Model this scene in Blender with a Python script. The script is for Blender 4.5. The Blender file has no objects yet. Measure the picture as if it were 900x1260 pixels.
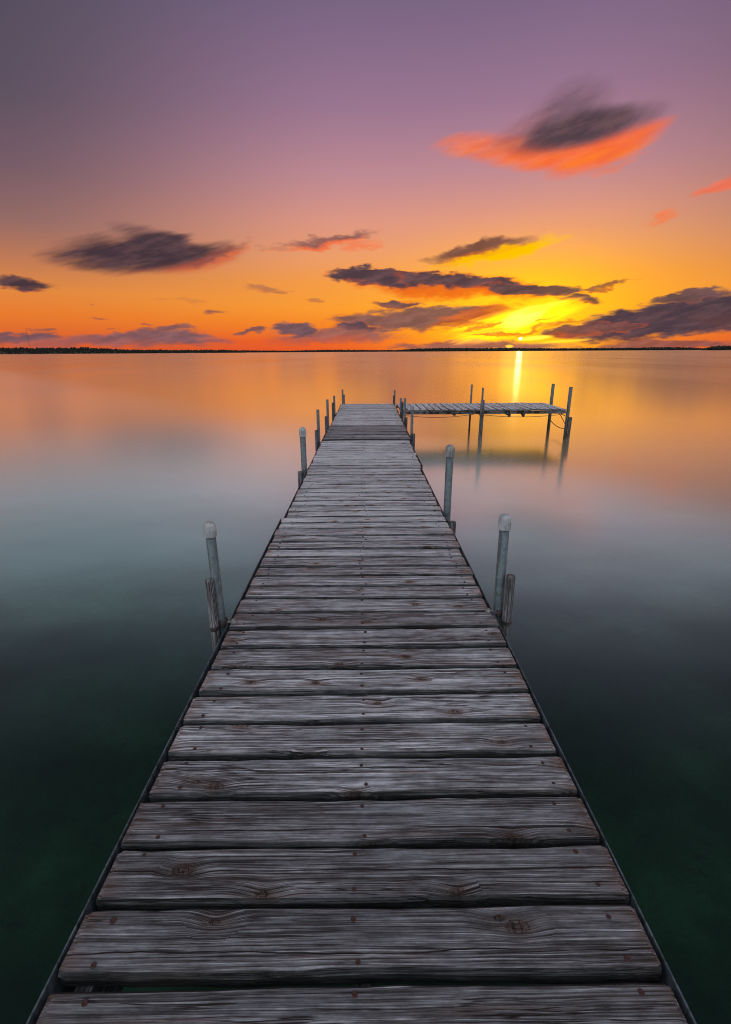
import bpy, bmesh, math, random
from math import radians as R, sin, cos, pi, tan, atan, atan2, asin, sqrt, degrees
from mathutils import Vector, Matrix

random.seed(7)
scene = bpy.context.scene
col = scene.collection

# ------------------------------------------------------------------ camera
EYE = 1.80                      # height of the lens above the lake
PITCH = atan(197.5 / 600.0)     # looking down the dock
ROLL = R(0.33)
cam_d = bpy.data.cameras.new('camera')
cam_d.sensor_fit = 'HORIZONTAL'; cam_d.sensor_width = 36.0; cam_d.lens = 24.0
cam_d.clip_start = 0.05; cam_d.clip_end = 60000
cam = bpy.data.objects.new('camera', cam_d); col.objects.link(cam)
cam.matrix_world = (Matrix.Translation((0, 0, EYE)) @ Matrix.Rotation(pi / 2 - PITCH, 4, 'X')
                    @ Matrix.Rotation(-ROLL, 4, 'Z'))
scene.camera = cam

# ------------------------------------------------------------------ colour management
scene.view_settings.view_transform = 'Standard'
scene.view_settings.look = 'None'
scene.view_settings.exposure = 0.0
scene.view_settings.gamma = 1.0
scene.cycles.use_denoising = True
scene.cycles.denoising_prefilter = 'FAST'
scene.cycles.filter_width = 1.1
scene.cycles.max_bounces = 8
scene.cycles.transparent_max_bounces = 8
scene.cycles.sample_clamp_indirect = 6.0
scene.cycles.caustics_reflective = False
scene.cycles.caustics_refractive = False

def lin(c):
    out = []
    for v in c[:3]:
        v = v / 255.0
        out.append(v / 12.92 if v <= 0.04045 else ((v + 0.055) / 1.055) ** 2.4)
    return out

def look(x, y):
    """azimuth and elevation in degrees of a point of the sky as surveyed on the 900 x 1260 picture"""
    u, v = x - 450.0, y - 630.0
    c, s = cos(ROLL), sin(ROLL)
    u, v = u * c - v * s, u * s + v * c
    d = Vector((u, 600 * cos(PITCH) - v * sin(PITCH), -(600 * sin(PITCH) + v * cos(PITCH)))).normalized()
    return degrees(atan2(d.x, d.y)), degrees(asin(d.z))

# ------------------------------------------------------------------ sky: dusk gradient, Nishita base, drifting clouds
SUN_AZ, SUN_EL = 16.8, 1.6
world = bpy.data.worlds.new('World'); scene.world = world
world.use_nodes = True
wt = world.node_tree; wt.nodes.clear()

class G:
    """small wrapper to write node maths"""
    def __init__(self, tree): self.t = tree; self.n = tree.nodes; self.l = tree.links
    def put(self, sock, val):
        if hasattr(val, 'is_linked') or isinstance(val, bpy.types.NodeSocket): self.l.new(val, sock)
        else:
            if sock.type == 'RGBA' and len(val) == 3: val = (*val, 1.0)
            sock.default_value = val
    def math(self, op, a, b=None, c=None, clamp=False):
        n = self.n.new('ShaderNodeMath'); n.operation = op; n.use_clamp = clamp
        for i, v in enumerate((a, b, c)):
            if v is not None: self.put(n.inputs[i], v)
        return n.outputs[0]
    def vmath(self, op, a, b=None, scale=None):
        n = self.n.new('ShaderNodeVectorMath'); n.operation = op
        self.put(n.inputs[0], a)
        if b is not None: self.put(n.inputs[1], b)
        if scale is not None: self.put(n.inputs['Scale'], scale)
        return n.outputs['Value'] if op in ('DOT_PRODUCT', 'LENGTH', 'DISTANCE') else n.outputs[0]
    def rng(self, v, a, b, c=0.0, d=1.0, smooth=True):
        n = self.n.new('ShaderNodeMapRange'); n.interpolation_type = 'SMOOTHSTEP' if smooth else 'LINEAR'
        n.clamp = True
        for i, x in enumerate((v, a, b, c, d)): self.put(n.inputs[i], x)
        return n.outputs[0]
    def mix(self, f, a, b, blend='MIX'):
        n = self.n.new('ShaderNodeMix'); n.data_type = 'RGBA'; n.blend_type = blend; n.clamp_factor = True
        self.put(n.inputs[0], f); self.put(n.inputs[6], a); self.put(n.inputs[7], b)
        return n.outputs[2]
    def ramp(self, f, stops, interp='LINEAR'):
        n = self.n.new('ShaderNodeValToRGB'); cr = n.color_ramp; cr.interpolation = interp
        while len(cr.elements) > 1: cr.elements.remove(cr.elements[-1])
        cr.elements[0].position = stops[0][0]; cr.elements[0].color = (*stops[0][1], 1)
        for p, c in stops[1:]:
            e = cr.elements.new(p); e.color = (*c, 1)
        self.put(n.inputs[0], f); return n.outputs[0]
    def comb(self, x, y, z=0.0):
        n = self.n.new('ShaderNodeCombineXYZ')
        for i, v in enumerate((x, y, z)): self.put(n.inputs[i], v)
        return n.outputs[0]
    def sep(self, v):
        n = self.n.new('ShaderNodeSeparateXYZ'); self.put(n.inputs[0], v); return n.outputs
    def mapping(self, v, loc=(0, 0, 0), rot=(0, 0, 0), sc=(1, 1, 1), kind='POINT'):
        n = self.n.new('ShaderNodeMapping'); n.vector_type = kind
        self.put(n.inputs[0], v); n.inputs[1].default_value = loc; n.inputs[2].default_value = rot; n.inputs[3].default_value = sc
        return n.outputs[0]
    def split(self, c):
        n = self.n.new('ShaderNodeSeparateColor'); self.put(n.inputs[0], c); return self.comb(*n.outputs[:3])
    def noise(self, v, scale=1.0, detail=3.0, rough=0.5, dist=0.0, out=0):
        n = self.n.new('ShaderNodeTexNoise'); self.put(n.inputs['Vector'], v)
        n.inputs['Scale'].default_value = scale; n.inputs['Detail'].default_value = detail
        n.inputs['Roughness'].default_value = rough; n.inputs['Distortion'].default_value = dist
        return n.outputs[out]

g = G(wt)
tc = g.n.new('ShaderNodeTexCoord')
dx, dy, dz = g.sep(tc.outputs['Generated'])
az = g.math('MULTIPLY', g.math('ARCTAN2', dx, dy), 180 / pi)
el = g.math('MULTIPLY', g.math('ARCSINE', dz), 180 / pi)
P0 = g.comb(az, el, 0.0)
# turbulence that makes the outlines ragged, drawn out along the drift of the clouds
def streak(deg, along, across, seed, detail=4.0, rough=0.6):
    m = g.mapping(P0, rot=(0, 0, -R(deg)))
    m = g.mapping(m, loc=(seed * 7.3, seed * 3.1, seed), sc=(along, across, 1))
    return g.noise(m, 1.0, detail, rough)
N_flat = streak(3, 0.14, 1.0, 1.0, 4.0, 0.58)
N_mid = streak(16, 0.11, 0.85, 2.0, 4.0, 0.55)
N_steep = streak(46, 0.07, 0.5, 3.0, 3.0, 0.5)
N_vary = streak(12, 0.30, 1.3, 5.0, 4.0, 0.6)
V_FAC = g.rng(N_vary, 0.40, 0.66, 0.0, 0.5)
warp = g.split(g.noise(g.mapping(P0, loc=(3, 5, 2), sc=(0.22, 0.5, 1)), 1.0, 3.0, 0.55, out=1))
warp = g.vmath('SUBTRACT', warp, (0.5, 0.5, 0.5))
P = g.vmath('ADD', P0, g.vmath('MULTIPLY', warp, (6.0, 2.2, 0.0)))
warp2 = g.vmath('SUBTRACT', g.split(g.noise(g.mapping(P0, loc=(1, 9, 4), sc=(0.7, 2.2, 1)), 1.0, 4.0, 0.65, out=1)), (0.5, 0.5, 0.5))
P = g.vmath('ADD', P, g.vmath('MULTIPLY', warp2, (2.2, 0.7, 0.0)))
NOI = {'flat': N_flat, 'mid': N_mid, 'steep': N_steep}

# clear-sky colour: sunward and away, by elevation (0..90 deg -> 0..1, square-rooted so the horizon is fine)
t_el = g.math('SQRT', g.math('DIVIDE', g.math('MAXIMUM', el, 0.0), 90.0))
def stops(lst): return [(sqrt(max(e, 0) / 90.0), lin(c)) for e, c in lst]
sunward = g.ramp(t_el, stops([(0, (236, 82, 44)), (1.2, (243, 98, 40)), (2.6, (252, 132, 40)), (4.5, (255, 158, 52)), (7, (250, 158, 72)),
                              (9.5, (242, 160, 110)), (12.5, (227, 154, 134)), (16.5, (194, 140, 150)), (21.5, (158, 120, 148)),
                              (28, (124, 103, 134)), (40, (80, 76, 102)), (55, (62, 66, 86)), (70, (106, 114, 136)), (90, (172, 183, 204))]))
away = g.ramp(t_el, stops([(0, (206, 84, 56)), (1.5, (226, 102, 50)), (3.5, (238, 126, 48)), (5.5, (232, 140, 66)), (8, (196, 124, 88)),
                           (11, (150, 108, 104)), (15, (118, 92, 104)), (20, (92, 81, 97)), (26, (82, 77, 93)),
                           (40, (62, 66, 82)), (55, (60, 66, 84)), (70, (106, 114, 136)), (90, (172, 183, 204))]))  # overhead stops of both ramps raised as added fill for dock and water
side = g.rng(g.math('ABSOLUTE', g.math('SUBTRACT', az, 9.0)), 9.0, 44.0)
sky = g.mix(side, sunward, away)
# twilight sky opposite the sunset, out of view, brightened to fill the foreground
east = g.ramp(t_el, stops([(0, (170, 164, 180)), (6, (216, 210, 220)), (15, (238, 238, 244)), (35, (236, 241, 246)), (60, (216, 224, 236)), (90, (172, 183, 204))]))
sky = g.mix(g.rng(g.math('ABSOLUTE', g.math('SUBTRACT', az, 9.0)), 50.0, 120.0), sky, east)
# a physical dusk sky underneath
ns = g.n.new('ShaderNodeTexSky'); ns.sky_type = 'NISHITA'; ns.sun_disc = False
ns.sun_elevation = R(SUN_EL); ns.sun_rotation = R(SUN_AZ); ns.air_density = 1.4; ns.dust_density = 2.0
nsc = g.mix(1.0, ns.outputs[0], (0.05, 0.05, 0.05), 'MULTIPLY')
sky = g.mix(0.06, sky, nsc)
# yellow glow round the sun
def blob(x, y, hw, hh, rot=0.0, vec=None):
    a0, e0 = look(x, y)
    k = abs(look(x + 5, y)[0] - look(x - 5, y)[0]) / 10; q = abs(look(x, y + 5)[1] - look(x, y - 5)[1]) / 10
    m = g.mapping(vec if vec is not None else P, loc=(a0, e0, 0), rot=(0, 0, R(rot)), sc=(hw * k, hh * q, 1.0), kind='TEXTURE')
    return m
def gauss(m):
    return g.math('EXPONENT', g.math('MULTIPLY', g.vmath('DOT_PRODUCT', m, m), -1.0))
sky = g.mix(g.math('MULTIPLY', gauss(blob(645, 380, 165, 72, 0, P0)), 0.88), sky, (1.15, 0.50, 0.012, 1))
sky = g.mix(g.math('MULTIPLY', gauss(blob(642, 388, 92, 54, 0, P0)), 0.92), sky, (1.7, 0.76, 0.008, 1))

def after(v):
    """evaluate one cloud after the other, so the shader's register stack stays small"""
    n = g.n.new('ShaderNodeVectorMath'); n.operation = 'MULTIPLY_ADD'
    g.put(n.inputs[0], sky); g.put(n.inputs[1], (1e-7, 1e-7, 1e-7)); g.put(n.inputs[2], v)
    return n.outputs[0]
def cloud(x, y, hw, hh, rot, nz, amp, dark, lit, la=1.0, op=1.0, edge=0.75, lv=(0.25, 1.0), lo=0.15, raw=False, rim=None):
    """an elongated bank: dark body, lit from underneath on the side lv points away from"""
    global sky
    m = blob(x, y, hw, hh, rot, after(P0 if raw else P))
    r2 = g.vmath('DOT_PRODUCT', m, m)
    f = g.math('SUBTRACT', g.math('MULTIPLY_ADD', NOI[nz], amp, 1.0 - amp * 0.5), r2)
    d = g.rng(f, 0.0, edge, 0.0, op)
    h = g.vmath('DOT_PRODUCT', m, (lv[0], lv[1], 0))
    h = g.math('MULTIPLY_ADD', NOI[nz], -1.3, g.math('ADD', h, 0.65))
    lt = g.rng(h, lo, lo - 0.8, 0.0, la)
    pale = tuple(min(255, v + w) for v, w in zip(dark, (44, 28, 24)))
    body = g.mix(V_FAC, lin(dark), lin(pale))
    c = g.mix(lt, body, lin(lit))
    if rim is None: rim = 380 < x < 800 and 330 < y < 415
    if rim: c = g.mix(g.rng(d, op * 0.8, op * 0.15, 0.0, 0.75), c, lin((240, 104, 36)))
    sky = g.mix(d, sky, c)

S, M_, F = 'steep', 'mid', 'flat'
# high cloud on the right with its glowing underside
cloud(596, 179, 74, 21, -3, M_, 1.0, (238, 112, 74), (255, 136, 20), 1.0, 0.95, 1.1, (0, 0.2), raw=True)
cloud(662, 189, 98, 23, -3, M_, 0.8, (246, 106, 60), (255, 130, 26), 1.0, 0.95, 1.0, (0, 0.3), raw=True)
cloud(748, 185, 84, 24, 15, M_, 0.8, (242, 100, 58), (255, 128, 24), 1.0, 0.95, 0.9, (0, 0.3), raw=True)
cloud(640, 162, 56, 20, 22, S, 0.8, (150, 92, 96), (236, 110, 76), 1.0, 0.7, 1.4, (0.1, 0.8), 0.0, raw=True)
cloud(704, 192, 84, 17, 5, M_, 0.7, (246, 104, 58), (255, 128, 26), 1.0, 0.9, 1.0, (0, 0.3), raw=True)
cloud(698, 140, 66, 48, 12, S, 0.8, (98, 76, 86), (120, 80, 86), 1.0, 0.85, 1.3, (0.12, 0.9), -0.6, raw=True)
cloud(714, 162, 112, 27, 5, S, 0.7, (88, 68, 76), (214, 94, 66), 1.0, 0.92, 1.0, (0.1, 0.9), -0.22, raw=True)
cloud(712, 158, 78, 28, 4, S, 0.6, (80, 63, 71), (130, 76, 72), 1.0, 0.9, 1.0, (0.1, 0.9), -0.7, raw=True)
cloud(762, 207, 36, 9, 15, M_, 1.0, (228, 122, 96), (240, 130, 90), 1, 0.7, 1.2)
cloud(884, 230, 34, 13, 16, M_, 1.2, (232, 106, 80), (246, 112, 70), 1, 0.85, 1.0)
cloud(812, 267, 32, 9, 8, M_, 1.2, (246, 120, 66), (250, 118, 56), 1, 0.75, 1.2)
# the two dark banks on the left
cloud(180, 314, 140, 29, 3, M_, 1.6, (68, 52, 60), (226, 98, 64), 1.0, 1.0, 0.8, (-0.85, 0.9), -0.35, raw=True)
cloud(200, 299, 64, 20, -10, M_, 1.6, (70, 54, 62), (90, 60, 64), 0.6, 0.95, 0.9, (0, 1), -0.5, raw=True)
cloud(270, 312, 52, 10, 16, M_, 1.2, (130, 72, 66), (226, 108, 66), 1.0, 0.8, 1.0, (-0.6, 1.0), 0.1)
cloud(26, 347, 52, 10, -4, F, 1.0, (72, 54, 60), (206, 96, 66), 1.0, 1.0, 0.8, (-0.3, 1.0), -0.3)
# middle streaks
cloud(400, 297, 78, 8.5, 6, M_, 1.3, (128, 82, 80), (246, 112, 66), 1.0, 0.92, 0.9, (0.2, 1.0), 0.2)
cloud(452, 302, 34, 9, 8, M_, 1.3, (240, 126, 84), (250, 110, 60), 1.0, 0.7, 1.1)
cloud(614, 311, 92, 13, 10, M_, 1.1, (244, 150, 24), (255, 196, 0), 1.0, 1.0, 0.8, (-0.4, 0.6), 0.7)
cloud(590, 305, 84, 12, 9, M_, 1.2, (112, 72, 62), (206, 100, 40), 1.0, 0.95, 0.8, (-0.1, 1.0), -0.15)
# long bank over the sun
cloud(560, 353, 140, 19, -4, F, 1.1, (190, 90, 46), (236, 102, 24), 1.0, 0.9, 0.8, (0, 1), 0.4)
cloud(468, 341, 78, 11.5, -4, F, 1.7, (80, 61, 68), (200, 92, 48), 0.9, 1.0, 0.5, (-0.2, 1.0), -0.4)
cloud(565, 348, 100, 12, -6, F, 1.7, (88, 64, 68), (222, 98, 36), 1.0, 1.0, 0.6, (-0.2, 1.0), -0.15)
cloud(655, 356, 76, 9.5, -3, F, 1.4, (92, 66, 66), (226, 110, 26), 0.9, 0.95, 0.6, (0, 1), -0.3)
cloud(742, 352, 44, 4, 12, F, 1.2, (120, 78, 60), (220, 120, 40), 0.8, 0.85, 0.8)
cloud(706, 368, 38, 6, -3, F, 1.2, (98, 68, 64), (220, 110, 30), 0.8, 0.95, 0.7)
cloud(490, 370, 40, 6, 2, F, 1.1, (96, 70, 76), (170, 90, 60), 0.6, 0.95, 0.7)
# lower deck, left of the sun
cloud(522, 391, 120, 19, 2, F, 1.5, (110, 76, 78), (222, 104, 34), 1.0, 0.92, 0.6, (-0.8, 0.5), -0.2)
cloud(600, 385, 60, 11, 6, F, 1.5, (200, 96, 40), (244, 130, 16), 1.0, 0.85, 0.8, (-0.4, 0.5), 0.2)
cloud(440, 404, 34, 8, 0, F, 1.4, (84, 66, 78), (120, 76, 78), 0.6, 0.95, 0.7)
cloud(410, 415, 95, 13, 1, F, 1.3, (128, 86, 88), (190, 90, 66), 0.8, 0.85, 0.8)
cloud(366, 407, 30, 10, 0, F, 1.5, (92, 74, 86), (120, 80, 84), 0.5, 0.95, 0.7)
cloud(310, 409, 26, 4, 0, F, 1.1, (110, 80, 84), (160, 90, 76), 0.5, 0.9, 0.8)
cloud(190, 417, 108, 12, 1, F, 1.5, (106, 82, 92), (170, 90, 76), 0.6, 0.9, 0.7)
cloud(210, 406, 36, 5, 2, F, 1.2, (104, 78, 86), (140, 86, 76), 0.5, 0.9, 0.8)
cloud(30, 416, 66, 7, 0, F, 1.1, (100, 80, 92), (140, 84, 80), 0.5, 0.9, 0.8)
cloud(100, 424, 90, 6, 0, F, 1.1, (142, 88, 90), (180, 90, 76), 0.6, 0.8, 0.9)
for (x, y, w, h, o) in ((268, 386, 18, 4, .85), (125, 390, 17, 3, .6), (53, 408, 16, 2.5, .7), (320, 354, 34, 7, .55), (180, 400, 14, 3, .6),
                        (388, 372, 14, 3, .5), (140, 404, 12, 2, .6), (118, 376, 9, 2, .4), (345, 360, 14, 4, .5), (230, 368, 30, 4, .2)):
    cloud(x, y, w, h, -2, F, 1.0, (128, 80, 76), (190, 100, 66), 0.7, o, 0.9)
# right-hand bank
cloud(832, 393, 165, 26, 6, F, 1.3, (78, 60, 68), (130, 74, 62), 0.7, 1.0, 0.5, (0.3, 1.0), -0.45)
cloud(838, 367, 56, 9, 6, F, 1.7, (86, 66, 72), (180, 96, 60), 0.7, 0.95, 0.6, (0.2, 1), -0.3)
cloud(730, 405, 74, 10, 3, F, 1.3, (112, 70, 66), (210, 92, 30), 0.8, 0.95, 0.6, (0.2, 1), -0.2)
cloud(900, 385, 70, 22, 4, F, 1.3, (74, 58, 66), (110, 70, 66), 0.5, 0.95, 0.7)
# purple layer just above the far shore
cloud(585, 426, 120, 9, 0, F, 1.1, (142, 84, 80), (226, 96, 40), 0.9, 0.9, 0.7, (0.1, -1.0), -0.3)
cloud(810, 425, 130, 7, 1, F, 1.2, (124, 74, 74), (226, 84, 40), 0.8, 0.85, 0.8, (0.2, 1.0), -0.3)
# light bursting through the gap, and the sun behind the bank edge
def hot(x, y, hw, hh, rot, colr, nz, amp):
    global sky
    m = blob(x, y, hw, hh, rot, after(P0))
    f = g.math('SUBTRACT', g.math('MULTIPLY_ADD', NOI[nz], amp, 1.0 - amp * 0.5), g.vmath('DOT_PRODUCT', m, m))
    d = g.rng(f, 0.0, 1.1)
    n = g.n.new('ShaderNodeMix'); n.data_type = 'RGBA'; n.clamp_result = False
    g.put(n.inputs[0], d); g.put(n.inputs[6], sky); g.put(n.inputs[7], (*colr, 1)); sky = n.outputs[2]
hot(634, 395, 98, 22, 14, (3.2, 1.22, 0.015), M_, 2.2)
hot(643, 391, 34, 15, 22, (3.4, 1.7, 0.16), M_, 1.8)
hot(668, 378, 34, 5, 14, (1.8, 1.1, 0.05), M_, 1.6)
hot(595, 408, 42, 4.5, 6, (1.5, 0.75, 0.02), F, 1.4)
hot(657, 416, 26, 3.5, 5, (1.8, 1.2, 0.08), F, 1.0)
hot(641, 416.5, 3.2, 2.6, 0, (6.0, 4.6, 1.2), F, 0.4)
hot(690, 420, 40, 2.5, 3, (1.6, 0.8, 0.03), F, 1.4)
hot(627, 426, 6, 2.5, 0, (1.8, 0.9, 0.05), F, 0.6)
for (x, y, w, h, r, o) in ((588, 402, 44, 4, 10, .8), (652, 404, 34, 3, 9, .75), (700, 397, 46, 4, 10, .7), (610, 411, 40, 3, 3, .8), (560, 398, 50, 5, 4, .7), (668, 393, 20, 2.5, 14, .6)):
    cloud(x, y, w, h, r, F, 1.4, (176, 84, 40), (240, 132, 12), 1.0, o, 0.9, (0, 1), 0.2)
bg = g.n.new('ShaderNodeBackground'); g.put(bg.inputs[0], sky); bg.inputs[1].default_value = 1.0
ow = g.n.new('ShaderNodeOutputWorld'); g.l.new(bg.outputs[0], ow.inputs[0])
world.cycles.sampling_method = 'MANUAL'; world.cycles.sample_map_resolution = 2048

# ------------------------------------------------------------------ the sun, almost set
sd = bpy.data.lights.new('sun', 'SUN'); sd.energy = 0.004; sd.angle = R(0.6); sd.color = (1.0, 0.55, 0.2)
sun = bpy.data.objects.new('sun', sd); col.objects.link(sun)
sv = Vector((sin(R(SUN_AZ)) * cos(R(SUN_EL)), cos(R(SUN_AZ)) * cos(R(SUN_EL)), sin(R(SUN_EL))))
sun.rotation_euler = sv.to_track_quat('Z', 'Y').to_euler()
sun.location = sv * 50

# ------------------------------------------------------------------ object helpers
def link(name, bm, mat, parent=None, smooth=False):
    me = bpy.data.meshes.new(name)
    bmesh.ops.recalc_face_normals(bm, faces=bm.faces[:])
    bm.to_mesh(me); bm.free()
    if smooth:
        for p in me.polygons: p.use_smooth = True
        me.set_sharp_from_angle(angle=R(40))
    o = bpy.data.objects.new(name, me); col.objects.link(o)
    if mat: me.materials.append(mat)
    if parent: o.parent = parent
    return o
def tag(o, label=None, cat=None, group=None, kind=None):
    for k, v in (('label', label), ('category', cat), ('group', group), ('kind', kind)):
        if v: o[k] = v
    return o
def empty(name, loc, label, cat, group=None):
    o = bpy.data.objects.new(name, None); col.objects.link(o); o.location = loc; o.empty_display_size = 0.2
    return tag(o, label, cat, group)
def box(bm, x0, x1, y0, y1, z0, z1):
    vs = [bm.verts.new((x, y, z)) for x in (x0, x1) for y in (y0, y1) for z in (z0, z1)]
    for f in ((0, 1, 3, 2), (4, 6, 7, 5), (0, 4, 5, 1), (2, 3, 7, 6), (0, 2, 6, 4), (1, 5, 7, 3)):
        bm.faces.new([vs[i] for i in f])
def lathe(bm, prof, n=20, cx=0, cy=0, wob=0.0, lean=(0, 0), seed=0):
    """prof = [(radius, z)...]; closed with caps"""
    rnd = random.Random(seed); rings = []
    ph = [rnd.uniform(0, 6.28) for _ in range(4)]
    for (r, z) in prof:
        ring = []
        for i in range(n):
            a = 2 * pi * i / n
            k = 1 + wob * (sin(2 * a + ph[0]) * .5 + sin(3 * a + ph[1] + z * 2) * .3 + sin(7 * a + ph[2]) * .25)
            ring.append(bm.verts.new((cx + lean[0] * z + r * k * cos(a), cy + lean[1] * z + r * k * sin(a), z)))
        rings.append(ring)
    for a, b in zip(rings, rings[1:]):
        for i in range(n): bm.faces.new((a[i], a[(i + 1) % n], b[(i + 1) % n], b[i]))
    bm.faces.new(rings[0][::-1]); bm.faces.new(rings[-1])
def tube(bm, pts, r, n=8):
    pts = [Vector(p) for p in pts]; rings = []
    for i, p in enumerate(pts):
        d = (pts[min(i + 1, len(pts) - 1)] - pts[max(i - 1, 0)]).normalized()
        u = d.cross(Vector((0.13, 0.21, 1))); u = u.normalized() if u.length > 1e-4 else Vector((1, 0, 0)); w = d.cross(u)
        rings.append([bm.verts.new(p + (u * cos(2 * pi * k / n) + w * sin(2 * pi * k / n)) * r) for k in range(n)])
    for a, b in zip(rings, rings[1:]):
        for i in range(n): bm.faces.new((a[i], a[(i + 1) % n], b[(i + 1) % n], b[i]))
    bm.faces.new(rings[0][::-1]); bm.faces.new(rings[-1])

# ------------------------------------------------------------------ materials
def new_mat(name):
    m = bpy.data.materials.new(name); m.use_nodes = True
    t = m.node_tree; t.nodes.clear(); q = G(t)
    out = q.n.new('ShaderNodeOutputMaterial')
    return m, q, out
def principled(q, out, base, rough, metal=0.0, normal=None, spec=0.5):
    b = q.n.new('ShaderNodeBsdfPrincipled')
    q.put(b.inputs['Base Color'], base); q.put(b.inputs['Roughness'], rough); q.put(b.inputs['Metallic'], metal)
    b.inputs['Specular IOR Level'].default_value = spec
    if normal is not None: q.put(b.inputs['Normal'], normal)
    q.l.new(b.outputs[0], out.inputs['Surface']); return b
def bump(q, h, strength, dist):
    b = q.n.new('ShaderNodeBump'); b.inputs['Strength'].default_value = strength; b.inputs['Distance'].default_value = dist
    q.put(b.inputs['Height'], h); return b.outputs[0]

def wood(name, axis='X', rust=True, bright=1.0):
    """grey weathered softwood: fibres along the axis, checks, knots, silvered and brown patches"""
    m, q, out = new_mat(name)
    tcn = q.n.new('ShaderNodeTexCoord'); oi = q.n.new('ShaderNodeObjectInfo')
    at = q.n.new('ShaderNodeAttribute'); at.attribute_type = 'OBJECT'; at.attribute_name = 'tone'
    v = tcn.outputs['Object']
    x, y, z = q.sep(v)
    if axis == 'Y': x, y = y, x
    if axis == 'Z': x, y, z = z, x, y
    off = q.math('MULTIPLY', oi.outputs['Random'], 91.0)
    xo = q.math('ADD', x, off)
    yo = q.math('ADD', y, q.math('MULTIPLY', oi.outputs['Random'], 37.0))
    # knots: sparse cells, fibres bow round them
    kv = q.comb(q.math('MULTIPLY', xo, 4.6), q.math('MULTIPLY', yo, 9.0), q.math('MULTIPLY', z, 2.0))
    vo = q.n.new('ShaderNodeTexVoronoi'); vo.voronoi_dimensions = '2D'; vo.inputs['Scale'].default_value = 1.0; q.put(vo.inputs['Vector'], kv)
    dist = vo.outputs['Distance']; cr_, cg_, cb_ = q.sep(vo.outputs['Color'])
    has = q.math('GREATER_THAN', cr_, 0.63)
    wide = q.math('MULTIPLY', q.rng(dist, 0.55, 0.0), has)
    core = q.math('MULTIPLY', q.rng(dist, q.math('MULTIPLY_ADD', cg_, 0.13, 0.08), 0.04), has)
    bow = q.math('MULTIPLY', q.math('MULTIPLY', wide, wide), 0.014)
    wav = q.math('MULTIPLY', q.math('SUBTRACT', q.noise(q.comb(q.math('MULTIPLY', xo, 2.2), q.math('MULTIPLY', yo, 5.0), z), 1.0, 2.0), 0.5), 0.012)
    yb = q.math('ADD', q.math('ADD', yo, bow), wav)
    def fib(sx, sy, det, rgh=0.6, k=0.0):
        return q.noise(q.comb(q.math('MULTIPLY', xo, sx), q.math('MULTIPLY', yb, sy), q.math('MULTIPLY_ADD', z, sy, k)), 1.0, det, rgh)
    f1 = fib(1.3, 150, 3.0, 0.6)            # growth bands
    f2 = fib(5.0, 320, 3.0, 0.7, 4.0)      # fine fibres
    f3 = fib(1.6, 55, 3.0, 0.6, 9.0)       # checks
    blotch = q.noise(q.comb(q.math('MULTIPLY', xo, 3.0), q.math('MULTIPLY', yo, 16.0), z), 1.0, 4.0, 0.65)
    crack = q.rng(q.math('ABSOLUTE', q.math('SUBTRACT', f3, 0.5)), 0.022, 0.0)
    crack = q.math('MULTIPLY', crack, q.rng(fib(0.7, 9, 2.0, 0.5, 3.0), 0.46, 0.60))
    line = q.rng(q.math('ABSOLUTE', q.math('SUBTRACT', fib(1.0, 95, 2.0, 0.55, 13.0), 0.5)), 0.040, 0.006)
    line = q.math('MULTIPLY', line, q.rng(fib(3.0, 14, 2.0, 0.5, 17.0), 0.40, 0.56))
    crack = q.math('MAXIMUM', crack, q.math('MULTIPLY', line, 0.75))
    # one long drying split wandering down the board
    cy = q.math('ADD', q.math('MULTIPLY', q.math('SUBTRACT', q.math('FRACT', q.math('MULTIPLY', oi.outputs['Random'], 17.3)), 0.5), 0.075),
                q.math('MULTIPLY', q.math('SUBTRACT', q.noise(q.comb(q.math('MULTIPLY', xo, 2.6), 0.0, 0.0), 1.0, 4.0, 0.6), 0.5), 0.034))
    chk = q.rng(q.math('ABSOLUTE', q.math('SUBTRACT', q.math('SUBTRACT', q.math('ADD', y, bow), 0.006), cy)), 0.0021, 0.0004)
    chk = q.math('MULTIPLY', chk, q.rng(q.noise(q.comb(q.math('MULTIPLY', xo, 1.7), 3.0, 0.0), 1.0, 2.0, 0.5), 0.40, 0.50))
    crack = q.math('MAXIMUM', crack, chk)
    fine = q.rng(q.math('ADD', q.math('MULTIPLY', f1, 0.45), q.math('MULTIPLY', f2, 0.55)), 0.36, 0.63, smooth=False)
    base = q.ramp(fine, [(0.0, (0.020, 0.019, 0.020)), (0.32, (0.155, 0.150, 0.153)), (0.60, (0.34, 0.336, 0.348)), (1.0, (0.78, 0.79, 0.81))])
    base = q.mix(q.rng(blotch, 0.50, 0.68, 0.0, 0.55), base, q.mix(0.5, base, (0.58, 0.61, 0.68)))
    base = q.mix(q.rng(blotch, 0.46, 0.30, 0.0, 0.6), base, q.mix(0.5, base, (0.085, 0.070, 0.064)))
    warm = q.noise(q.comb(q.math('MULTIPLY', xo, 2.0), q.math('MULTIPLY', yb, 28.0), 5.0), 1.0, 3.0, 0.6)
    base = q.mix(q.rng(warm, 0.54, 0.70, 0.0, 0.5), base, (0.27, 0.185, 0.15))
    mott = q.noise(q.comb(q.math('MULTIPLY', xo, 16.0), q.math('MULTIPLY', yo, 48.0), q.math('MULTIPLY', z, 20.0)), 1.0, 5.0, 0.7)
    base = q.vmath('SCALE', base, scale=q.rng(mott, 0.32, 0.68, 0.58, 1.42, smooth=False))
    big = q.noise(q.comb(q.math('MULTIPLY', xo, 1.3), q.math('MULTIPLY', yo, 7.0), 8.0), 1.0, 3.0, 0.6)
    base = q.vmath('SCALE', base, scale=q.rng(big, 0.34, 0.66, 0.72, 1.25, smooth=False))
    # knots
    ring = q.math('SINE', q.math('MULTIPLY', dist, 95.0))
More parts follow.
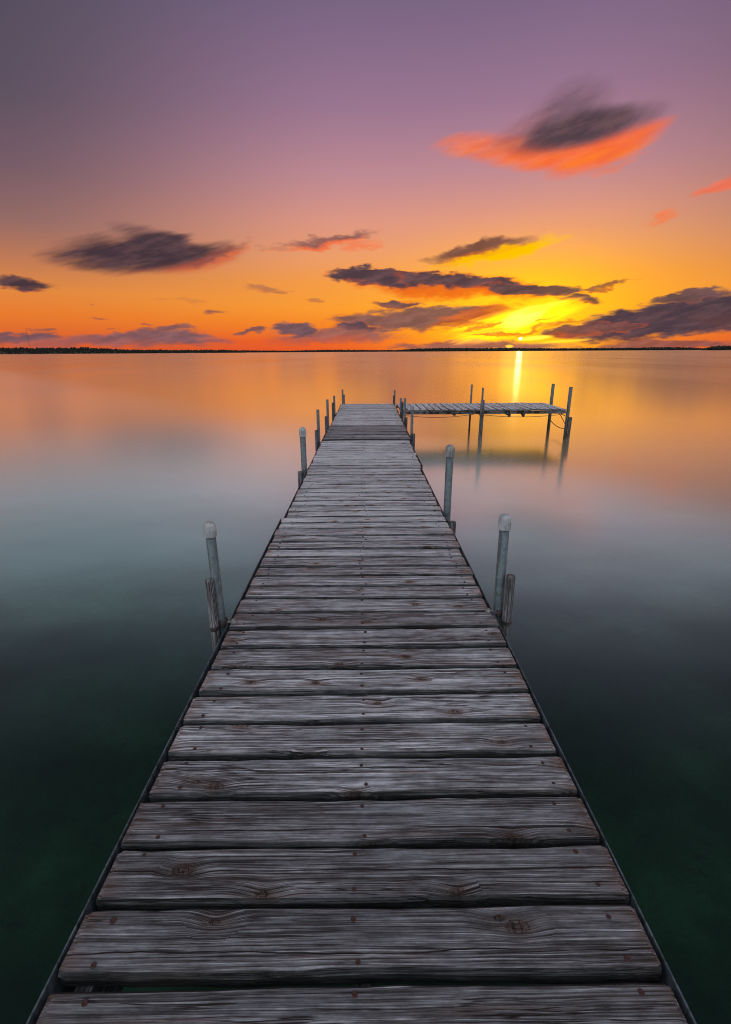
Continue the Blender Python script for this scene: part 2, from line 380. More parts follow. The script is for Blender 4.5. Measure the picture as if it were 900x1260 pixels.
    kc = q.mix(q.rng(ring, -0.6, 0.8), (0.035, 0.022, 0.018), (0.17, 0.105, 0.075))
    base = q.mix(q.math('MULTIPLY', core, 0.85), base, kc)
    halo = q.math('MULTIPLY', q.rng(dist, 0.30, 0.12), has)
    base = q.mix(q.math('MULTIPLY', halo, q.rng(fine, 0.2, 0.7, 0.1, 0.5)), base, (0.25, 0.165, 0.13))
    split = q.math('MULTIPLY', q.rng(q.math('ABSOLUTE', q.math('SUBTRACT', q.noise(q.comb(q.math('MULTIPLY', xo, 60), q.math('MULTIPLY', yo, 25), 1.0), 1.0, 2.0), 0.5)), 0.05, 0.0), core)
    dark = q.math('MAXIMUM', crack, split)
    base = q.mix(dark, base, (0.010, 0.009, 0.010))
    if rust:
        # iron stain creeping in from the ends of the board
        ex = q.math('ABSOLUTE', x)
        e1 = q.rng(q.math('ADD', ex, q.math('MULTIPLY', q.math('SUBTRACT', blotch, 0.5), 0.16)), 0.55, 0.635, 0.0, 0.55)
        base = q.mix(e1, base, (0.22, 0.105, 0.062))
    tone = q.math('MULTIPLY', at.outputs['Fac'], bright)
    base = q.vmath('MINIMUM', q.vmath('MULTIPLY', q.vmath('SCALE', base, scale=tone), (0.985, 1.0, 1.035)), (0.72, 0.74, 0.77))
    h = q.math('ADD', q.math('MULTIPLY', f1, 0.5), q.math('MULTIPLY', f2, 0.6))
    h = q.math('SUBTRACT', h, q.math('MULTIPLY', dark, 0.9))
    h = q.math('ADD', h, q.math('MULTIPLY', core, q.math('MULTIPLY', ring, 0.25)))
    nrm = bump(q, h, 0.9, 0.006)
    rg = q.rng(blotch, 0.3, 0.7, 0.68, 0.55)
    principled(q, out, base, rg, 0.0, nrm, 0.35)
    return m

M_plank = wood('weathered_plank', 'X')
M_plank_y = wood('weathered_walkway_plank', 'Y', False, 1.0)
M_stake = wood('weathered_stake', 'Z', False, 0.9)
M_side = wood('shaded_board_side', 'X', False, 0.22)  # dark copy of the plank wood: shade between boards put into the colour
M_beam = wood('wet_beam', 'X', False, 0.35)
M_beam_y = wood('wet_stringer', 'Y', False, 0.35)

def metal(name, base, dark, rough, met, algae=0.0):
    m, q, out = new_mat(name)
    tcn = q.n.new('ShaderNodeTexCoord'); v = tcn.outputs['Object']
    n1 = q.noise(v, 22.0, 4.0, 0.65); n2 = q.noise(v, 130.0, 3.0, 0.6)
    n3 = q.noise(q.mapping(v, sc=(60, 60, 4)), 1.0, 3.0, 0.6)
    c = q.mix(q.rng(n1, 0.35, 0.65), dark, base)
    c = q.mix(q.rng(n3, 0.50, 0.70, 0.0, 0.75), c, tuple(0.42 * k for k in dark))
    c = q.mix(q.rng(q.noise(v, 55.0, 4.0, 0.7), 0.60, 0.68, 0.0, 0.7), c, tuple(min(0.6, 1.5 * k) for k in base))
    c = q.mix(q.rng(n2, 0.66, 0.74, 0.0, 0.7), c, (0.10, 0.055, 0.035))
    if algae:
        z = q.sep(v)[2]
        low = q.rng(z, 0.55, 0.0)
        c = q.mix(q.math('MULTIPLY', q.rng(n1, 0.58, 0.68), algae), c, (0.035, 0.06, 0.028))
        c = q.mix(q.math('MULTIPLY', low, 0.75), c, (0.035, 0.045, 0.035))
    principled(q, out, c, q.rng(n1, 0.3, 0.7, rough - 0.08, rough + 0.12), met, bump(q, n2, 0.25, 0.002))
    return m
M_pipe = metal('galvanised_pipe', (0.17, 0.215, 0.235), (0.085, 0.115, 0.13), 0.50, 0.25, 0.6)
M_cap = metal('white_cap_plastic', (0.55, 0.58, 0.61), (0.28, 0.30, 0.31), 0.5, 0.0)
M_cap_grey = metal('dulled_cap_metal', (0.42, 0.42, 0.41), (0.20, 0.20, 0.20), 0.55, 0.2)
M_rail = metal('dock_edge_steel', (0.20, 0.235, 0.27), (0.09, 0.11, 0.13), 0.45, 0.3)
M_strap = metal('strap_steel', (0.16, 0.15, 0.15), (0.07, 0.06, 0.06), 0.5, 0.5)
M_screw = metal('rusted_screw', (0.11, 0.042, 0.032), (0.040, 0.018, 0.016), 0.7, 0.1)
M_cable = metal('cable', (0.08, 0.07, 0.065), (0.05, 0.045, 0.04), 0.6, 0.3)

# ------------------------------------------------------------------ lake
def sheet(name, x0, x1, y0, y1, z, mat, kind='structure'):
    bm = bmesh.new()
    vs = [bm.verts.new(p) for p in ((x0, y0, z), (x1, y0, z), (x1, y1, z), (x0, y1, z))]
    bm.faces.new(vs)
    o = link(name, bm, mat); o['kind'] = kind
    return o
m, q, out = new_mat('lake_water')
geo = q.n.new('ShaderNodeNewGeometry')
drift = q.noise(q.mapping(geo.outputs['Position'], sc=(0.05, 0.012, 1)), 1.0, 3.0, 0.5)
gl = q.n.new('ShaderNodeBsdfGlossy'); gl.distribution = 'MULTI_GGX'
gl.inputs['Color'].default_value = (1.0, 1.0, 1.0, 1)
q.put(gl.inputs['Roughness'], q.rng(drift, 0.3, 0.7, 0.14, 0.19))
tr = q.n.new('ShaderNodeBsdfTransparent'); tr.inputs['Color'].default_value = (0.70, 0.97, 0.82, 1)
df = q.n.new('ShaderNodeBsdfDiffuse'); wx, wy, wz = q.sep(geo.outputs['Position'])
warm_shift = q.rng(q.math('ADD', q.math('MULTIPLY_ADD', wx, 1.15, wy), q.math('MULTIPLY', q.noise(q.mapping(geo.outputs['Position'], sc=(0.3, 0.4, 1)), 1.0, 3.0, 0.5), 2.0)), 8.2, 14.0)
q.put(df.inputs['Color'], q.mix(warm_shift, (0.60, 0.95, 0.94), (0.34, 0.27, 0.13)))  # pale body colour stands in for brighter light, warmer to the far right
# clear over the weed by the shore, painted paler farther out for added brightness
pale_dist = q.math('ADD', q.sep(geo.outputs['Position'])[1], q.math('MULTIPLY', q.noise(q.mapping(geo.outputs['Position'], sc=(0.35, 0.6, 1)), 1.0, 3.0, 0.5), 2.0))
mx0 = q.n.new('ShaderNodeMixShader'); q.put(mx0.inputs[0], q.rng(pale_dist, 2.7, 8.4, 0.012, 1.0))
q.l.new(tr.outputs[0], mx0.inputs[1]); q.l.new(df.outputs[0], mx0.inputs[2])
# reflectance by view angle, set stronger than plain water to brighten the lake
lw = q.n.new('ShaderNodeLayerWeight'); lw.inputs['Blend'].default_value = 0.5
fr = q.math('MULTIPLY_ADD', q.math('POWER', lw.outputs['Facing'], 3.6), 1.38, 0.004, clamp=True)
fr = q.math('MINIMUM', fr, 0.90)
mx = q.n.new('ShaderNodeMixShader')
q.l.new(fr, mx.inputs[0]); q.l.new(mx0.outputs[0], mx.inputs[1]); q.l.new(gl.outputs[0], mx.inputs[2])
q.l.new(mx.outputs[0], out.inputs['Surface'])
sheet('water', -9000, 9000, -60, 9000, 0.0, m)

m, q, out = new_mat('lakebed_weed')
geo = q.n.new('ShaderNodeNewGeometry')
n1 = q.noise(geo.outputs['Position'], 1.1, 5.0, 0.6); n2 = q.noise(geo.outputs['Position'], 6.0, 4.0, 0.65)
cbed = q.ramp(n1, [(0.35, (0.003, 0.009, 0.005)), (0.52, (0.006, 0.019, 0.010)), (0.72, (0.020, 0.042, 0.026))])
yb_ = q.sep(geo.outputs['Position'])[1]
pale_bed = q.rng(q.math('ADD', yb_, q.math('MULTIPLY', n1, 2.4)), 5.6, 10.5)
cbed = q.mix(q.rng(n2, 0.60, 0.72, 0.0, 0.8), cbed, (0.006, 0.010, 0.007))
cbed = q.mix(pale_bed, cbed, (0.82, 0.84, 0.80))  # bed painted paler far out to brighten the water above
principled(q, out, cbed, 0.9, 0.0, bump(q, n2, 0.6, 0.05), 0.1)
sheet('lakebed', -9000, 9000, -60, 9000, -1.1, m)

# ------------------------------------------------------------------ far shore
m_for, q, out = new_mat('shore_foliage')
geo = q.n.new('ShaderNodeNewGeometry')
nf = q.noise(geo.outputs['Position'], 0.12, 4.0, 0.6)
principled(q, out, q.ramp(nf, [(0.3, (0.022, 0.026, 0.022)), (0.7, (0.045, 0.046, 0.036))]), 0.9, 0.0, None, 0.1)
m_shore, q, out = new_mat('shore_earth')
geo = q.n.new('ShaderNodeNewGeometry')
nf = q.noise(geo.outputs['Position'], 0.05, 4.0, 0.6)
principled(q, out, q.ramp(nf, [(0.3, (0.05, 0.045, 0.035)), (0.7, (0.10, 0.09, 0.06))]), 0.95, 0.0, None, 0.1)

def shore(a0, a1, dist, prof, name, seed, tree=(6, 11)):
    """a low strip of land between azimuths a0 and a1; prof(t) = ground height; then its wood"""
    rnd = random.Random(seed)
    n = 90; bm = bmesh.new(); rows = []
    for i in range(n + 1):
        t = i / n; a = R(a0 + (a1 - a0) * t); h = prof(t)
        wob = 40 * sin(t * 17 + seed) + 25 * sin(t * 41)
        row = []
        for k, (dd, hh) in enumerate(((0, -2.5), (6, 0.6), (60, h * 0.55 + 1), (160, h + 1), (320, h * 0.5), (480, -2.5))):
            r = dist + wob + dd
            row.append(bm.verts.new((r * sin(a), r * cos(a), hh)))
        rows.append(row)
    for p, s in zip(rows, rows[1:]):
        for k in range(5): bm.faces.new((p[k], s[k], s[k + 1], p[k + 1]))
    o = link(name, bm, m_shore, None, True); o['kind'] = 'structure'
    # crowns: irregular leafy clumps packed along the slope
    bm = bmesh.new()
    count = int(abs(a1 - a0) * 110)
    for i in range(count):
        t = rnd.random(); a = R(a0 + (a1 - a0) * t); h = prof(t); k = rnd.random()
        wob = 40 * sin(t * 17 + seed) + 25 * sin(t * 41)
        dd = 8 + k * 150; ground = (0.6 + (h * 0.55 + 0.4) * min(1, (dd - 6) / 54)) if dd < 60 else h * (0.55 + 0.45 * (dd - 60) / 100) + 1
        r = dist + wob + dd; th = (tree[0] * .7 + (tree[1] - tree[0] * .7) * rnd.random() ** 1.5) * (0.35 + 0.65 * min(1, min(t, 1 - t) * 14))
        w = th * rnd.uniform(0.55, 0.9)
        cx, cy = r * sin(a), r * cos(a)
        for _ in range(5):
            ox, oy, oz = rnd.gauss(0, w * .45), rnd.gauss(0, w * .45), th * rnd.uniform(.25, .9)
            s = w * rnd.uniform(.35, .65)
            vs = [bm.verts.new((cx + ox + dx_ * s * rnd.uniform(.6, 1.2), cy + oy + dy_ * s * rnd.uniform(.6, 1.2), ground + oz + dz_ * s * rnd.uniform(.6, 1.3)))
                  for dx_, dy_, dz_ in ((1, 0, 0), (0, 1, 0), (-1, 0, 0), (0, -1, 0), (0, 0, 1), (0, 0, -1))]
            for (p, s2) in ((0, 1), (1, 2), (2, 3), (3, 0)):
                bm.faces.new((vs[p], vs[s2], vs[4])); bm.faces.new((vs[s2], vs[p], vs[5]))
    w = link('shore_wood', bm, m_for); w['kind'] = 'stuff'
    return w
w1 = shore(-44, -13, 2000, lambda t: 5 + 9 * math.exp(-((t - 0.50) / 0.09) ** 2) + 7 * math.exp(-((t - 0.34) / 0.10) ** 2) + 6 * max(0, 1 - t * 2) + 4 * max(0, 1 - t), 'left_shore', 1, (4, 6.5))
w2 = shore(-20, 12, 3300, lambda t: 3 + 4 * sin(t * 9) ** 2, 'middle_shore', 2, (6, 8))
w3 = shore(3, 34, 2900, lambda t: 5 + 7 * math.exp(-((t - 0.22) / 0.14) ** 2) + 3 * math.exp(-((t - .45) / .08) ** 2) + 2 * math.exp(-((t - .88) / .05) ** 2), 'right_shore', 3, (6, 8.5))
w4 = shore(33.3, 46, 1700, lambda t: 1 + 6 * min(1, t * 3), 'headland', 4, (5, 8))
for o, lab in ((w1, 'dark wooded hill along the left far shore'), (w2, 'thin dark line of trees on the middle far shore'),
               (w3, 'dark tree line on the far shore under the sun'), (w4, 'dark wooded point at the right end of the far shore')):
    tag(o, lab, 'wood')

# radio mast behind the left hill
ax, _ = look(33, 410)
D = 2500.0; mast = empty('radio_mast', (D * sin(R(ax)), D * cos(R(ax)), 2), 'tall thin radio mast rising behind the wooded left shore', 'mast')
bm = bmesh.new()
Hm = 96; cr = [(1.1 * cos(a), 1.1 * sin(a)) for a in (0.3, 0.3 + 2 * pi / 3, 0.3 + 4 * pi / 3)]
for (x, y) in cr: tube(bm, [(x, y, 0), (x, y, Hm)], 0.12, 5)
link('mast_leg', bm, M_cable, mast)
bm = bmesh.new()
for k in range(24):
    for i in range(3):
        a, b = cr[i], cr[(i + 1) % 3]
        tube(bm, [(*a, k * 4), (*b, k * 4 + 4)], 0.07, 4)
o = link('lattice', bm, M_cable, mast); o['kind'] = 'stuff'
bm = bmesh.new(); tube(bm, [(0, 0, Hm), (0, 0, Hm + 6)], 0.12, 5)
link('antenna', bm, M_cable, mast)
bm = bmesh.new(); tube(bm, [(-2.2, 0, Hm - 8), (2.2, 0, Hm - 8)], 0.25, 5); link('crossarm', bm, M_cable, mast)

# ------------------------------------------------------------------ the dock
DZ = 0.615                      # top of the boards
dock = empty('dock', (0, 0, 0), 'long weathered grey plank dock running out into the lake', 'dock')

def plank_mesh(length, width, thick, segs, seed, rough=0.0022, endr=0.0045):
    """a worn board along X, centred, top at z = 0: eased arrises, wandering edges, ragged ends"""
    rnd = random.Random(seed); bm = bmesh.new(); rings = []
    pf, pb, pz = (rnd.uniform(0, 6) for _ in range(3))
    xs = [-length / 2 + length * i / segs for i in range(segs + 1)]
    if segs >= 6:
        xs = [xs[0], xs[0] + 0.012] + xs[1:-1] + [xs[-1] - 0.012, xs[-1]]
    for i, x in enumerate(xs):
        e = i in (0, len(xs) - 1)
        f = -width / 2 + rough * (sin(x * 9 + pf) + rnd.uniform(-1, 1)) + (endr * rnd.uniform(.5, 1.2) if e else 0)
        b = width / 2 + rough * (sin(x * 7 + pb) + rnd.uniform(-1, 1)) - (endr * rnd.uniform(.4, 1.0) if e else 0)
        zt = 0.0012 * sin(x * 4 + pz) - (0.003 if e else 0)
        c = 0.005 + rnd.uniform(0, .002)
        xx = x + (rnd.uniform(-.004, .004) if e else 0)
        rings.append([bm.verts.new((xx, y, z)) for y, z in ((f + .001, -thick), (f - .001, zt - c * 1.3), (f + c, zt), (0, zt - 0.001), (b - c, zt), (b + .001, zt - c * 1.3), (b - .001, -thick))])
    for p, s in zip(rings, rings[1:]):
        for k in range(7): bm.faces.new((p[k], s[k], s[(k + 1) % 7], p[(k + 1) % 7]))
    bm.faces.new(rings[0]); bm.faces.new(rings[-1][::-1])
    bmesh.ops.recalc_face_normals(bm, faces=bm.faces[:])
    me = bpy.data.meshes.new('plank'); bm.to_mesh(me); bm.free()
    return me

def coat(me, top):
    """sun-bleached face; the sides and chamfers have gap shade painted on as a dark tone"""
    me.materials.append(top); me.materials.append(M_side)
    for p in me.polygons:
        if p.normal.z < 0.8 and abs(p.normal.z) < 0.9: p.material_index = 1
# joints surveyed along the middle of the dock (metres from the lens)
J = [0.333, 0.485, 0.627, 0.77, 0.907, 1.05, 1.194, 1.34, 1.484, 1.633, 1.778, 1.929, 2.069, 2.209, 2.341, 2.47, 2.595, 2.731, 2.86, 2.981, 3.10, 3.233, 3.354, 3.482]
def spread(a, b, n): return [a + (b - a) * i / n for i in range(1, n + 1)]
J1 = [3.50] + spread(3.50, 5.22, 13)
J2 = [5.235] + spread(5.235, 6.83, 11)
J3 = [6.93] + spread(6.93, 8.27, 10)
J4 = [8.28] + spread(8.28, 10.32, 14)
J5 = [10.335] + spread(10.335, 11.88, 11)
# section: joints, x of the left and right ends, base tone
SECT = [(J, None, None, 0), (J1, -0.605, 0.592, 1), (J2, -0.600, 0.615, 2), (J3, -0.600, 0.655, 3), (J4, -0.575, 0.665, 4), (J5, -0.560, 0.690, 5)]
screw_bm = bmesh.new(); lathe(screw_bm, [(0.0042, -0.004), (0.0044, 0.0008), (0.0034, 0.0018), (0.0012, 0.0010)], 8)
screw_me = bpy.data.meshes.new('screw'); screw_bm.to_mesh(screw_me); screw_bm.free(); screw_me.materials.append(M_screw)
rnd = random.Random(21)
shared = [plank_mesh(1.22, 0.125, 0.038, 5, 900 + i) for i in range(6)]
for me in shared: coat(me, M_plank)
pale = {20: 2.0, 21: 2.8, 22: 3.2}
far_screws = bmesh.new()
for joints, xl, xr, sec in SECT:
    for i, (a, b) in enumerate(zip(joints, joints[1:])):
        ymid = (a + b) / 2
        if sec == 0:
            l = -0.622 + rnd.uniform(-.009, .007)
            r_ = 0.590 + 0.008 * min(1, ymid / 1.8) + rnd.uniform(-.007, .006)
        else:
            l = xl + rnd.uniform(-.008, .008); r_ = xr + rnd.uniform(-.008, .008)
        gap = rnd.uniform(0.013, 0.019) if sec == 0 else rnd.uniform(0.009, 0.015)
        if sec >= 3: gap = rnd.uniform(.004, .008)
        w = (b - a) - gap; L = r_ - l
        if sec == 0:
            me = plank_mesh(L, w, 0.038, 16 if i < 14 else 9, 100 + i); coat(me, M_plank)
            o = bpy.data.objects.new('plank', me)
        else:
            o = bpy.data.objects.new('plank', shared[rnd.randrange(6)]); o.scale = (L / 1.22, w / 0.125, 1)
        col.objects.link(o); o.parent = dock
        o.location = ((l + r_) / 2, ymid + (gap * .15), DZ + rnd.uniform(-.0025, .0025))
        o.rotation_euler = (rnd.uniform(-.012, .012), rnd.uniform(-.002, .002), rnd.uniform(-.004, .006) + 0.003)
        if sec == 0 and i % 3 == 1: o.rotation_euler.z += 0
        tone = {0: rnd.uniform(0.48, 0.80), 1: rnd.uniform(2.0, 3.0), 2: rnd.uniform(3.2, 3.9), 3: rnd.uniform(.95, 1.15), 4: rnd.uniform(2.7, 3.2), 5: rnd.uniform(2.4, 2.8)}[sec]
        if sec == 0: tone *= 1.0 if i <= 5 else (1.6 if i <= 11 else 2.3)  # near boards darkened in steps: light falloff towards the lens put into tone
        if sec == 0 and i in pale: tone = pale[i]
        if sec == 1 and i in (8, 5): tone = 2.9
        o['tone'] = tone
        cols = (l + 0.075, -0.02 + rnd.uniform(-.01, .01), r_ - 0.07)
        if sec == 0 and i < 20:
            for cx in cols:
                for fy in (-0.32, 0.32):
                    if rnd.random() < 0.06: continue
                    s = bpy.data.objects.new('screw', screw_me); col.objects.link(s); s.parent = o
                    s.location = (cx - (l + r_) / 2 + rnd.uniform(-.012, .012), fy * w + rnd.uniform(-.008, .008), rnd.uniform(-.0006, .0006))
                    k = rnd.uniform(1.15, 1.55); s.scale = (k, k, 1)
        else:
            for cx in cols:
                for fy in (-.3, .3):
                    lathe(far_screws, [(0.0036, DZ - .002), (0.0036, DZ + .0032)], 6, cx + rnd.uniform(-.03, .03), ymid + fy * w)
o = link('screw_heads', far_screws, M_screw, dock); o['kind'] = 'stuff'
# framing under the boards
def bar(name, x0, x1, y0, y1, z0, z1, mat, parent, tone=1.0, bev=0.0):
    bm = bmesh.new(); cx, cy, cz = (x0 + x1) / 2, (y0 + y1) / 2, (z0 + z1) / 2
    box(bm, x0 - cx, x1 - cx, y0 - cy, y1 - cy, z0 - cz, z1 - cz)
    if bev: bmesh.ops.bevel(bm, geom=bm.edges[:], offset=bev, segments=2, affect='EDGES')
    o = link(name, bm, mat, parent); o.location = (cx, cy, cz); o['tone'] = tone
    return o
secY = [(0.30, 3.485), (3.50, 5.222), (5.235, 6.85), (6.89, 8.272), (8.28, 10.325), (10.335, 11.90)]
secL = [-0.637, -0.616, -0.611, -0.611, -0.586, -0.572]
secR = [0.607, 0.603, 0.626, 0.666, 0.676, 0.701]
for (y0, y1), xl, xr in zip(secY, secL, secR):
    for s, xe in ((-1, xl), (1, xr)):
        # outer steel angle: upright strip a little outside the board ends
        x0, x1 = (xe + 0.0005, xe + 0.0045) if s > 0 else (xe - 0.0045, xe - 0.0005)
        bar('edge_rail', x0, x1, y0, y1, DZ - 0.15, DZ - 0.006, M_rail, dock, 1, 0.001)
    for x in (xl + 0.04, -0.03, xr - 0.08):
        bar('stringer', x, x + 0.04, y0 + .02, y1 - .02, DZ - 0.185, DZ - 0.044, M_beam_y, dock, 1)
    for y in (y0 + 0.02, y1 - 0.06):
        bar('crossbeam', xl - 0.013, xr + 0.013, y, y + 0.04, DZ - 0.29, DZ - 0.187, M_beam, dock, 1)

# ------------------------------------------------------------------ posts
BED = -1.1
GP = 'galvanised pipe posts along the dock'; GS = 'wooden stakes beside the pipe posts'
def pipe_post(x, y, top, rad, label, cap=None, group=GP, clampz=None, clampdir=1, lean=(0, 0)):
    e = empty('steel_post', (x, y, 0), label, 'post', group)
    bm = bmesh.new()
    pr = [(rad, BED - .3), (rad, 0.0), (rad, top * .5), (rad, top - (0.05 if cap else 0.004))]
    if not cap: pr += [(rad * .9, top), (rad * .72, top), (rad * .72, top - .03)]
    lathe(bm, pr, 24, lean=lean)
    link('pipe', bm, M_pipe, e, False)
    for p in e.children[0].data.polygons: p.use_smooth = len(p.vertices) == 4
    if cap:
        bm = bmesh.new(); rc = rad * 1.24; hc = rad * 3.3
        prof = [(rad * 1.02, top - hc), (rc, top - hc + .002), (rc * 1.03, top - hc * .52), (rc * 1.0, top - hc * .42)]
        prof += [(rc * cos(k * pi / 16), top - rc * .98 + rc * .98 * sin(k * pi / 16)) for k in range(1, 8)] + [(rc * .05, top)]
        lathe(bm, prof, 28, lean=lean, wob=0.012)
        link('cap', bm, cap, e, True)
    if clampz:
        bm = bmesh.new(); lathe(bm, [(rad * 1.02, clampz - .02), (rad * 1.16, clampz - .018), (rad * 1.16, clampz + .018), (rad * 1.02, clampz + .02)], 20)
        link('collar', bm, M_strap, e, True)
        bm = bmesh.new(); tube(bm, [(-clampdir * rad, 0, clampz), (-clampdir * (rad + .035), .0, clampz + .004)], 0.007, 8)
        lathe(bm, [(0.011, clampz - .008), (0.015, clampz), (0.011, clampz + .012), (0.004, clampz + .016)], 8, -clampdir * (rad + .03), 0)
        link('bolt', bm, M_cap_grey, e, True)
    return e
def stake(x, y, top, rad, label, seed, tone=0.8, strapz=None, group=GS, lean=(0, 0), bot=None, name='wooden_stake'):
    e = empty(name, (x, y, 0), label, 'stake', group)
    bm = bmesh.new(); rn = random.Random(seed)
    b0 = BED - .3 if bot is None else bot
    zs = [b0 + (top - .01 - b0) * i / 8 for i in range(9)]
    prof = [(rad * rn.uniform(.96, 1.05), z) for z in zs] + [(rad * .86, top), (rad * .3, top + .003)]
    lathe(bm, prof, 18, wob=0.09, seed=seed, lean=lean)
    s = link('pile', bm, M_stake, e, False); s['tone'] = tone
    for p in s.data.polygons: p.use_smooth = len(p.vertices) == 4
    if strapz:
        bm = bmesh.new()
        lathe(bm, [(rad * 1.03, strapz - .012), (rad * 1.13, strapz - .01), (rad * 1.13, strapz + .01), (rad * 1.03, strapz + .012)], 18, lean=lean)
        link('strap', bm, M_strap, e, True)
    return e
UP = 0.14
pipe_post(-0.665, 1.985, 0.969 + UP, 0.0215, 'pipe post with white domed cap left of the dock, nearest the viewer', M_cap, clampz=DZ + .0, clampdir=-1, lean=(-.010, 0))
stake(-0.690, 1.942, 0.715 + UP, 0.0175, 'cracked grey stake hugging the nearest white capped post on the left', 1, 0.95, DZ - .005)
pipe_post(0.636, 2.069, 0.967 + UP, 0.0225, 'pipe post with white domed cap right of the dock, nearest the viewer', M_cap, clampz=DZ + .0, clampdir=1, lean=(-.008, 0))
stake(0.662, 2.022, 0.685 + UP, 0.0215, 'dark mossy stake strapped to the nearest white capped post on the right', 2, 0.55, DZ - .03)
pipe_post(-0.650, 5.079, 0.919 + UP, 0.030, 'pale capped pipe post on the left, second from the viewer', M_cap)
stake(-0.688, 5.03, 0.46 + UP, 0.026, 'short stake beside the second post on the left', 3, 0.6)
pipe_post(0.634, 3.60, 1.00 + UP, 0.028, 'pipe post with a dirty grey cap on the right, second from the viewer', M_cap_grey)
stake(0.672, 3.55, 0.41 + UP, 0.025, 'low dark stake beside the dirty capped post on the right', 4, 0.45)
NP = ['bare pipe post on the left, third from the viewer', 'bare pipe post on the left, fourth from the viewer', 'bare pipe post on the left, fifth from the viewer', 'bare pipe post at the far left corner of the dock']
NS = ['brown stake beside the third post on the left', 'brown stake beside the fourth post on the left', 'brown stake beside the fifth post on the left', 'stake beside the far left corner post of the dock']
for k, (x, y, t, ts) in enumerate(((-0.644, 6.762, 0.910, 0.637), (-0.622, 8.246, 0.91, 0.64), (-0.612, 9.938, 0.83, 0.695), (-0.535, 12.03, 0.80, 0.686))):
    pipe_post(x, y, t + UP, 0.021, NP[k])
    stake(x - 0.026 if k < 3 else x + .03, y - 0.045, ts + UP, 0.022, NS[k], 10 + k, 0.5)
NP = ['pipe post with a small dome on the right, third from the viewer', 'bare pipe post on the right where the side walkway meets the dock', 'thin pipe post on the right just behind the walkway junction', 'bare pipe post at the far right corner of the dock']
NS = ['rusty stake beside the third post on the right', 'rusty brown stake beside the post at the walkway junction', 'stake beside the thin post behind the walkway junction', 'stake beside the far right corner post of the dock']
for k, (x, y, t, ts) in enumerate(((0.710, 7.426, 0.888, 0.475), (0.712, 8.85, 0.869, 0.54), (0.730, 10.10, 0.76, 0.69), (0.712, 11.95, 0.787, 0.66))):
    pipe_post(x, y, t + UP, 0.021, NP[k], M_cap_grey if k == 0 else None)
    stake(x + 0.028 if k < 3 else x - .02, y - 0.045, ts + UP, 0.022, NS[k], 20 + k, 0.45)

# ------------------------------------------------------------------ side walkway at the end of the dock
WX0, WX1, WY0, WY1 = 0.745, 4.26, 10.46, 11.80
walk = empty('side_walkway', (WX0, WY0, 0), 'narrow plank walkway branching right from the end of the dock', 'walkway')
def wl(o):
    o.location = o.location - walk.location; return o
wsh = []
for k in range(5):
    me = plank_mesh(1.36, 0.135, 0.036, 5, 700 + k)
    for v in me.vertices: v.co = Vector((v.co.y, v.co.x, v.co.z))
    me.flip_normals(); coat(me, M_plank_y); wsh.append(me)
n = 24; pw = (WX1 - WX0) / n
for i in range(n):
    o = bpy.data.objects.new('plank', wsh[rnd.randrange(5)]); col.objects.link(o); o.parent = walk
    gp = rnd.uniform(.010, .022)
    o.scale = ((pw - gp) / 0.135, 1, 1)
    o.location = (pw * (i + .5), (WY1 - WY0) / 2 + rnd.uniform(-.015, .015), DZ + 0.012 + rnd.uniform(-.004, .004))
    o.rotation_euler = (0, rnd.uniform(-.01, .01), rnd.uniform(-.006, .006)); o['tone'] = rnd.uniform(2.6, 3.6)
for y in (WY0, WY1 - .05):
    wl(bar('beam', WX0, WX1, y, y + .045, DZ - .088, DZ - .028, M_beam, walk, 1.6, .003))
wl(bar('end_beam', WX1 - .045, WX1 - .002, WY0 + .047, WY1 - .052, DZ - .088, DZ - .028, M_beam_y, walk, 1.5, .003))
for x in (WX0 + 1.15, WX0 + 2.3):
    wl(bar('crossbeam', x, x + .04, WY0 + .047, WY1 - .052, DZ - .125, DZ - .03, M_beam_y, walk, 1))
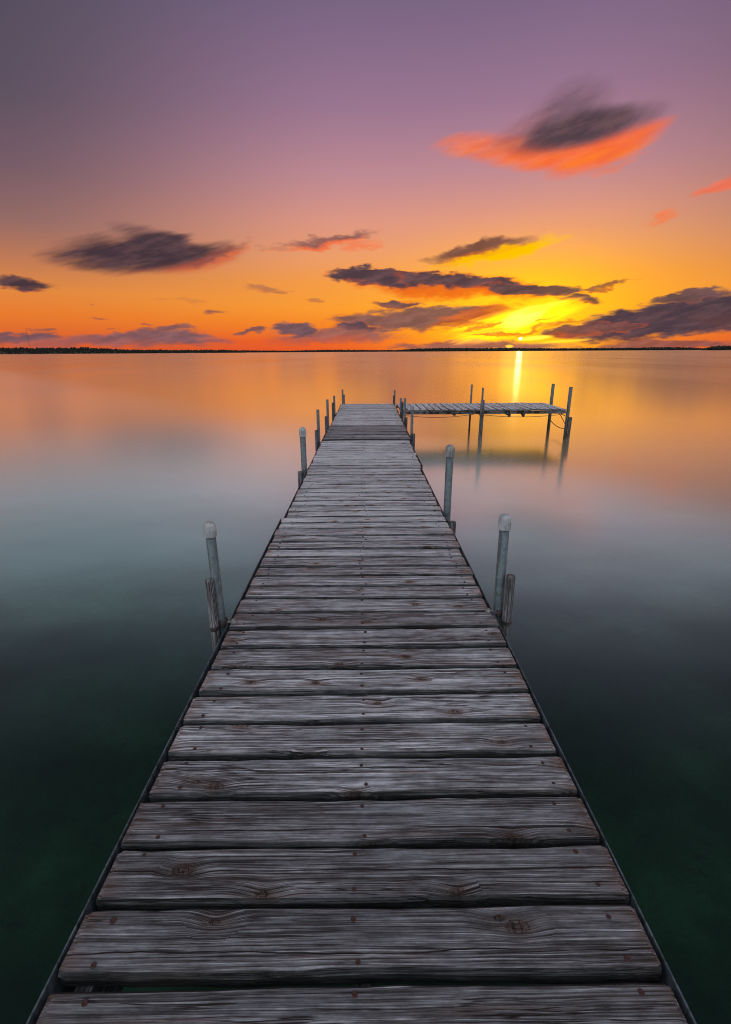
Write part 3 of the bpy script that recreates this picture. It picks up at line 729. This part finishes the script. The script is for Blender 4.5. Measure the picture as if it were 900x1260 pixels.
for x in (3.06, 3.36):
    bm = bmesh.new(); vs = [bm.verts.new(p) for p in ((-.05, 0, 0), (.04, 0, 0), (.03, 0, -.06), (.0, 0, -.07), (-.05, .03, 0), (.04, .03, 0), (.03, .03, -.06), (.0, .03, -.07))]
    for f in ((0, 1, 2, 3), (7, 6, 5, 4), (0, 4, 5, 1), (1, 5, 6, 2), (2, 6, 7, 3), (3, 7, 4, 0)): bm.faces.new([vs[i] for i in f])
    o = link('bracket', bm, M_beam, walk); o.location = (x - WX0, .006, DZ - .090); o['tone'] = 1
def cable(pts, r=0.006):
    bm = bmesh.new(); tube(bm, [Vector(p) - walk.location for p in pts], r, 6); return link('brace_cable', bm, M_cable, walk)
def sag(a, b, s, n=12):
    a, b = Vector(a), Vector(b); return [a.lerp(b, i / n) - Vector((0, 0, s * 4 * (i / n) * (1 - i / n))) for i in range(n + 1)]
cable(sag((0.80, WY0 - .012, DZ - .10), (2.30, WY0 - .012, DZ - .09), 0.055))
cable(sag((2.40, WY0 - .012, DZ - .09), (4.18, WY0 - .012, DZ - .10), 0.055))
GW = 'poles carrying the side walkway'
# positions: two poles at the back edge, two at the front edge
pipe_post(2.53, 11.86, 1.05, 0.022, 'thin rusty pole behind the middle of the side walkway', None, GW)
pipe_post(2.455, 10.41, 1.075, 0.020, 'slim pole rising in front of the side walkway', None, GW)
stake(2.450, 10.345, 0.83, 0.042, 'thick wooden stake in front of the slim pole at mid walkway', 31, 0.6, DZ - .1, 'wooden stakes of the side walkway', bot=-0.4)
pipe_post(4.36, 11.62, 1.07, 0.036, 'stout pole at the far outer corner of the side walkway', None, GW)
pipe_post(4.305, 10.47, 1.076, 0.036, 'pole with a broad top at the near outer corner of the side walkway', None, GW)
stake(4.350, 10.405, 0.46, 0.030, 'brown stake beside the near outer corner pole of the side walkway', 32, 0.5, None, 'wooden stakes of the side walkway')
cable(sag((4.35, 11.57, 0.26), (4.33, 10.52, 0.20), 0.06), 0.008)
cable(sag((4.18, 10.60, DZ - .1), (4.31, 10.44, 0.24), 0.0, 4), 0.008)
cable(sag((4.18, 10.60, DZ - .08), (4.32, 10.44, DZ - .16), 0.01, 4), 0.008)
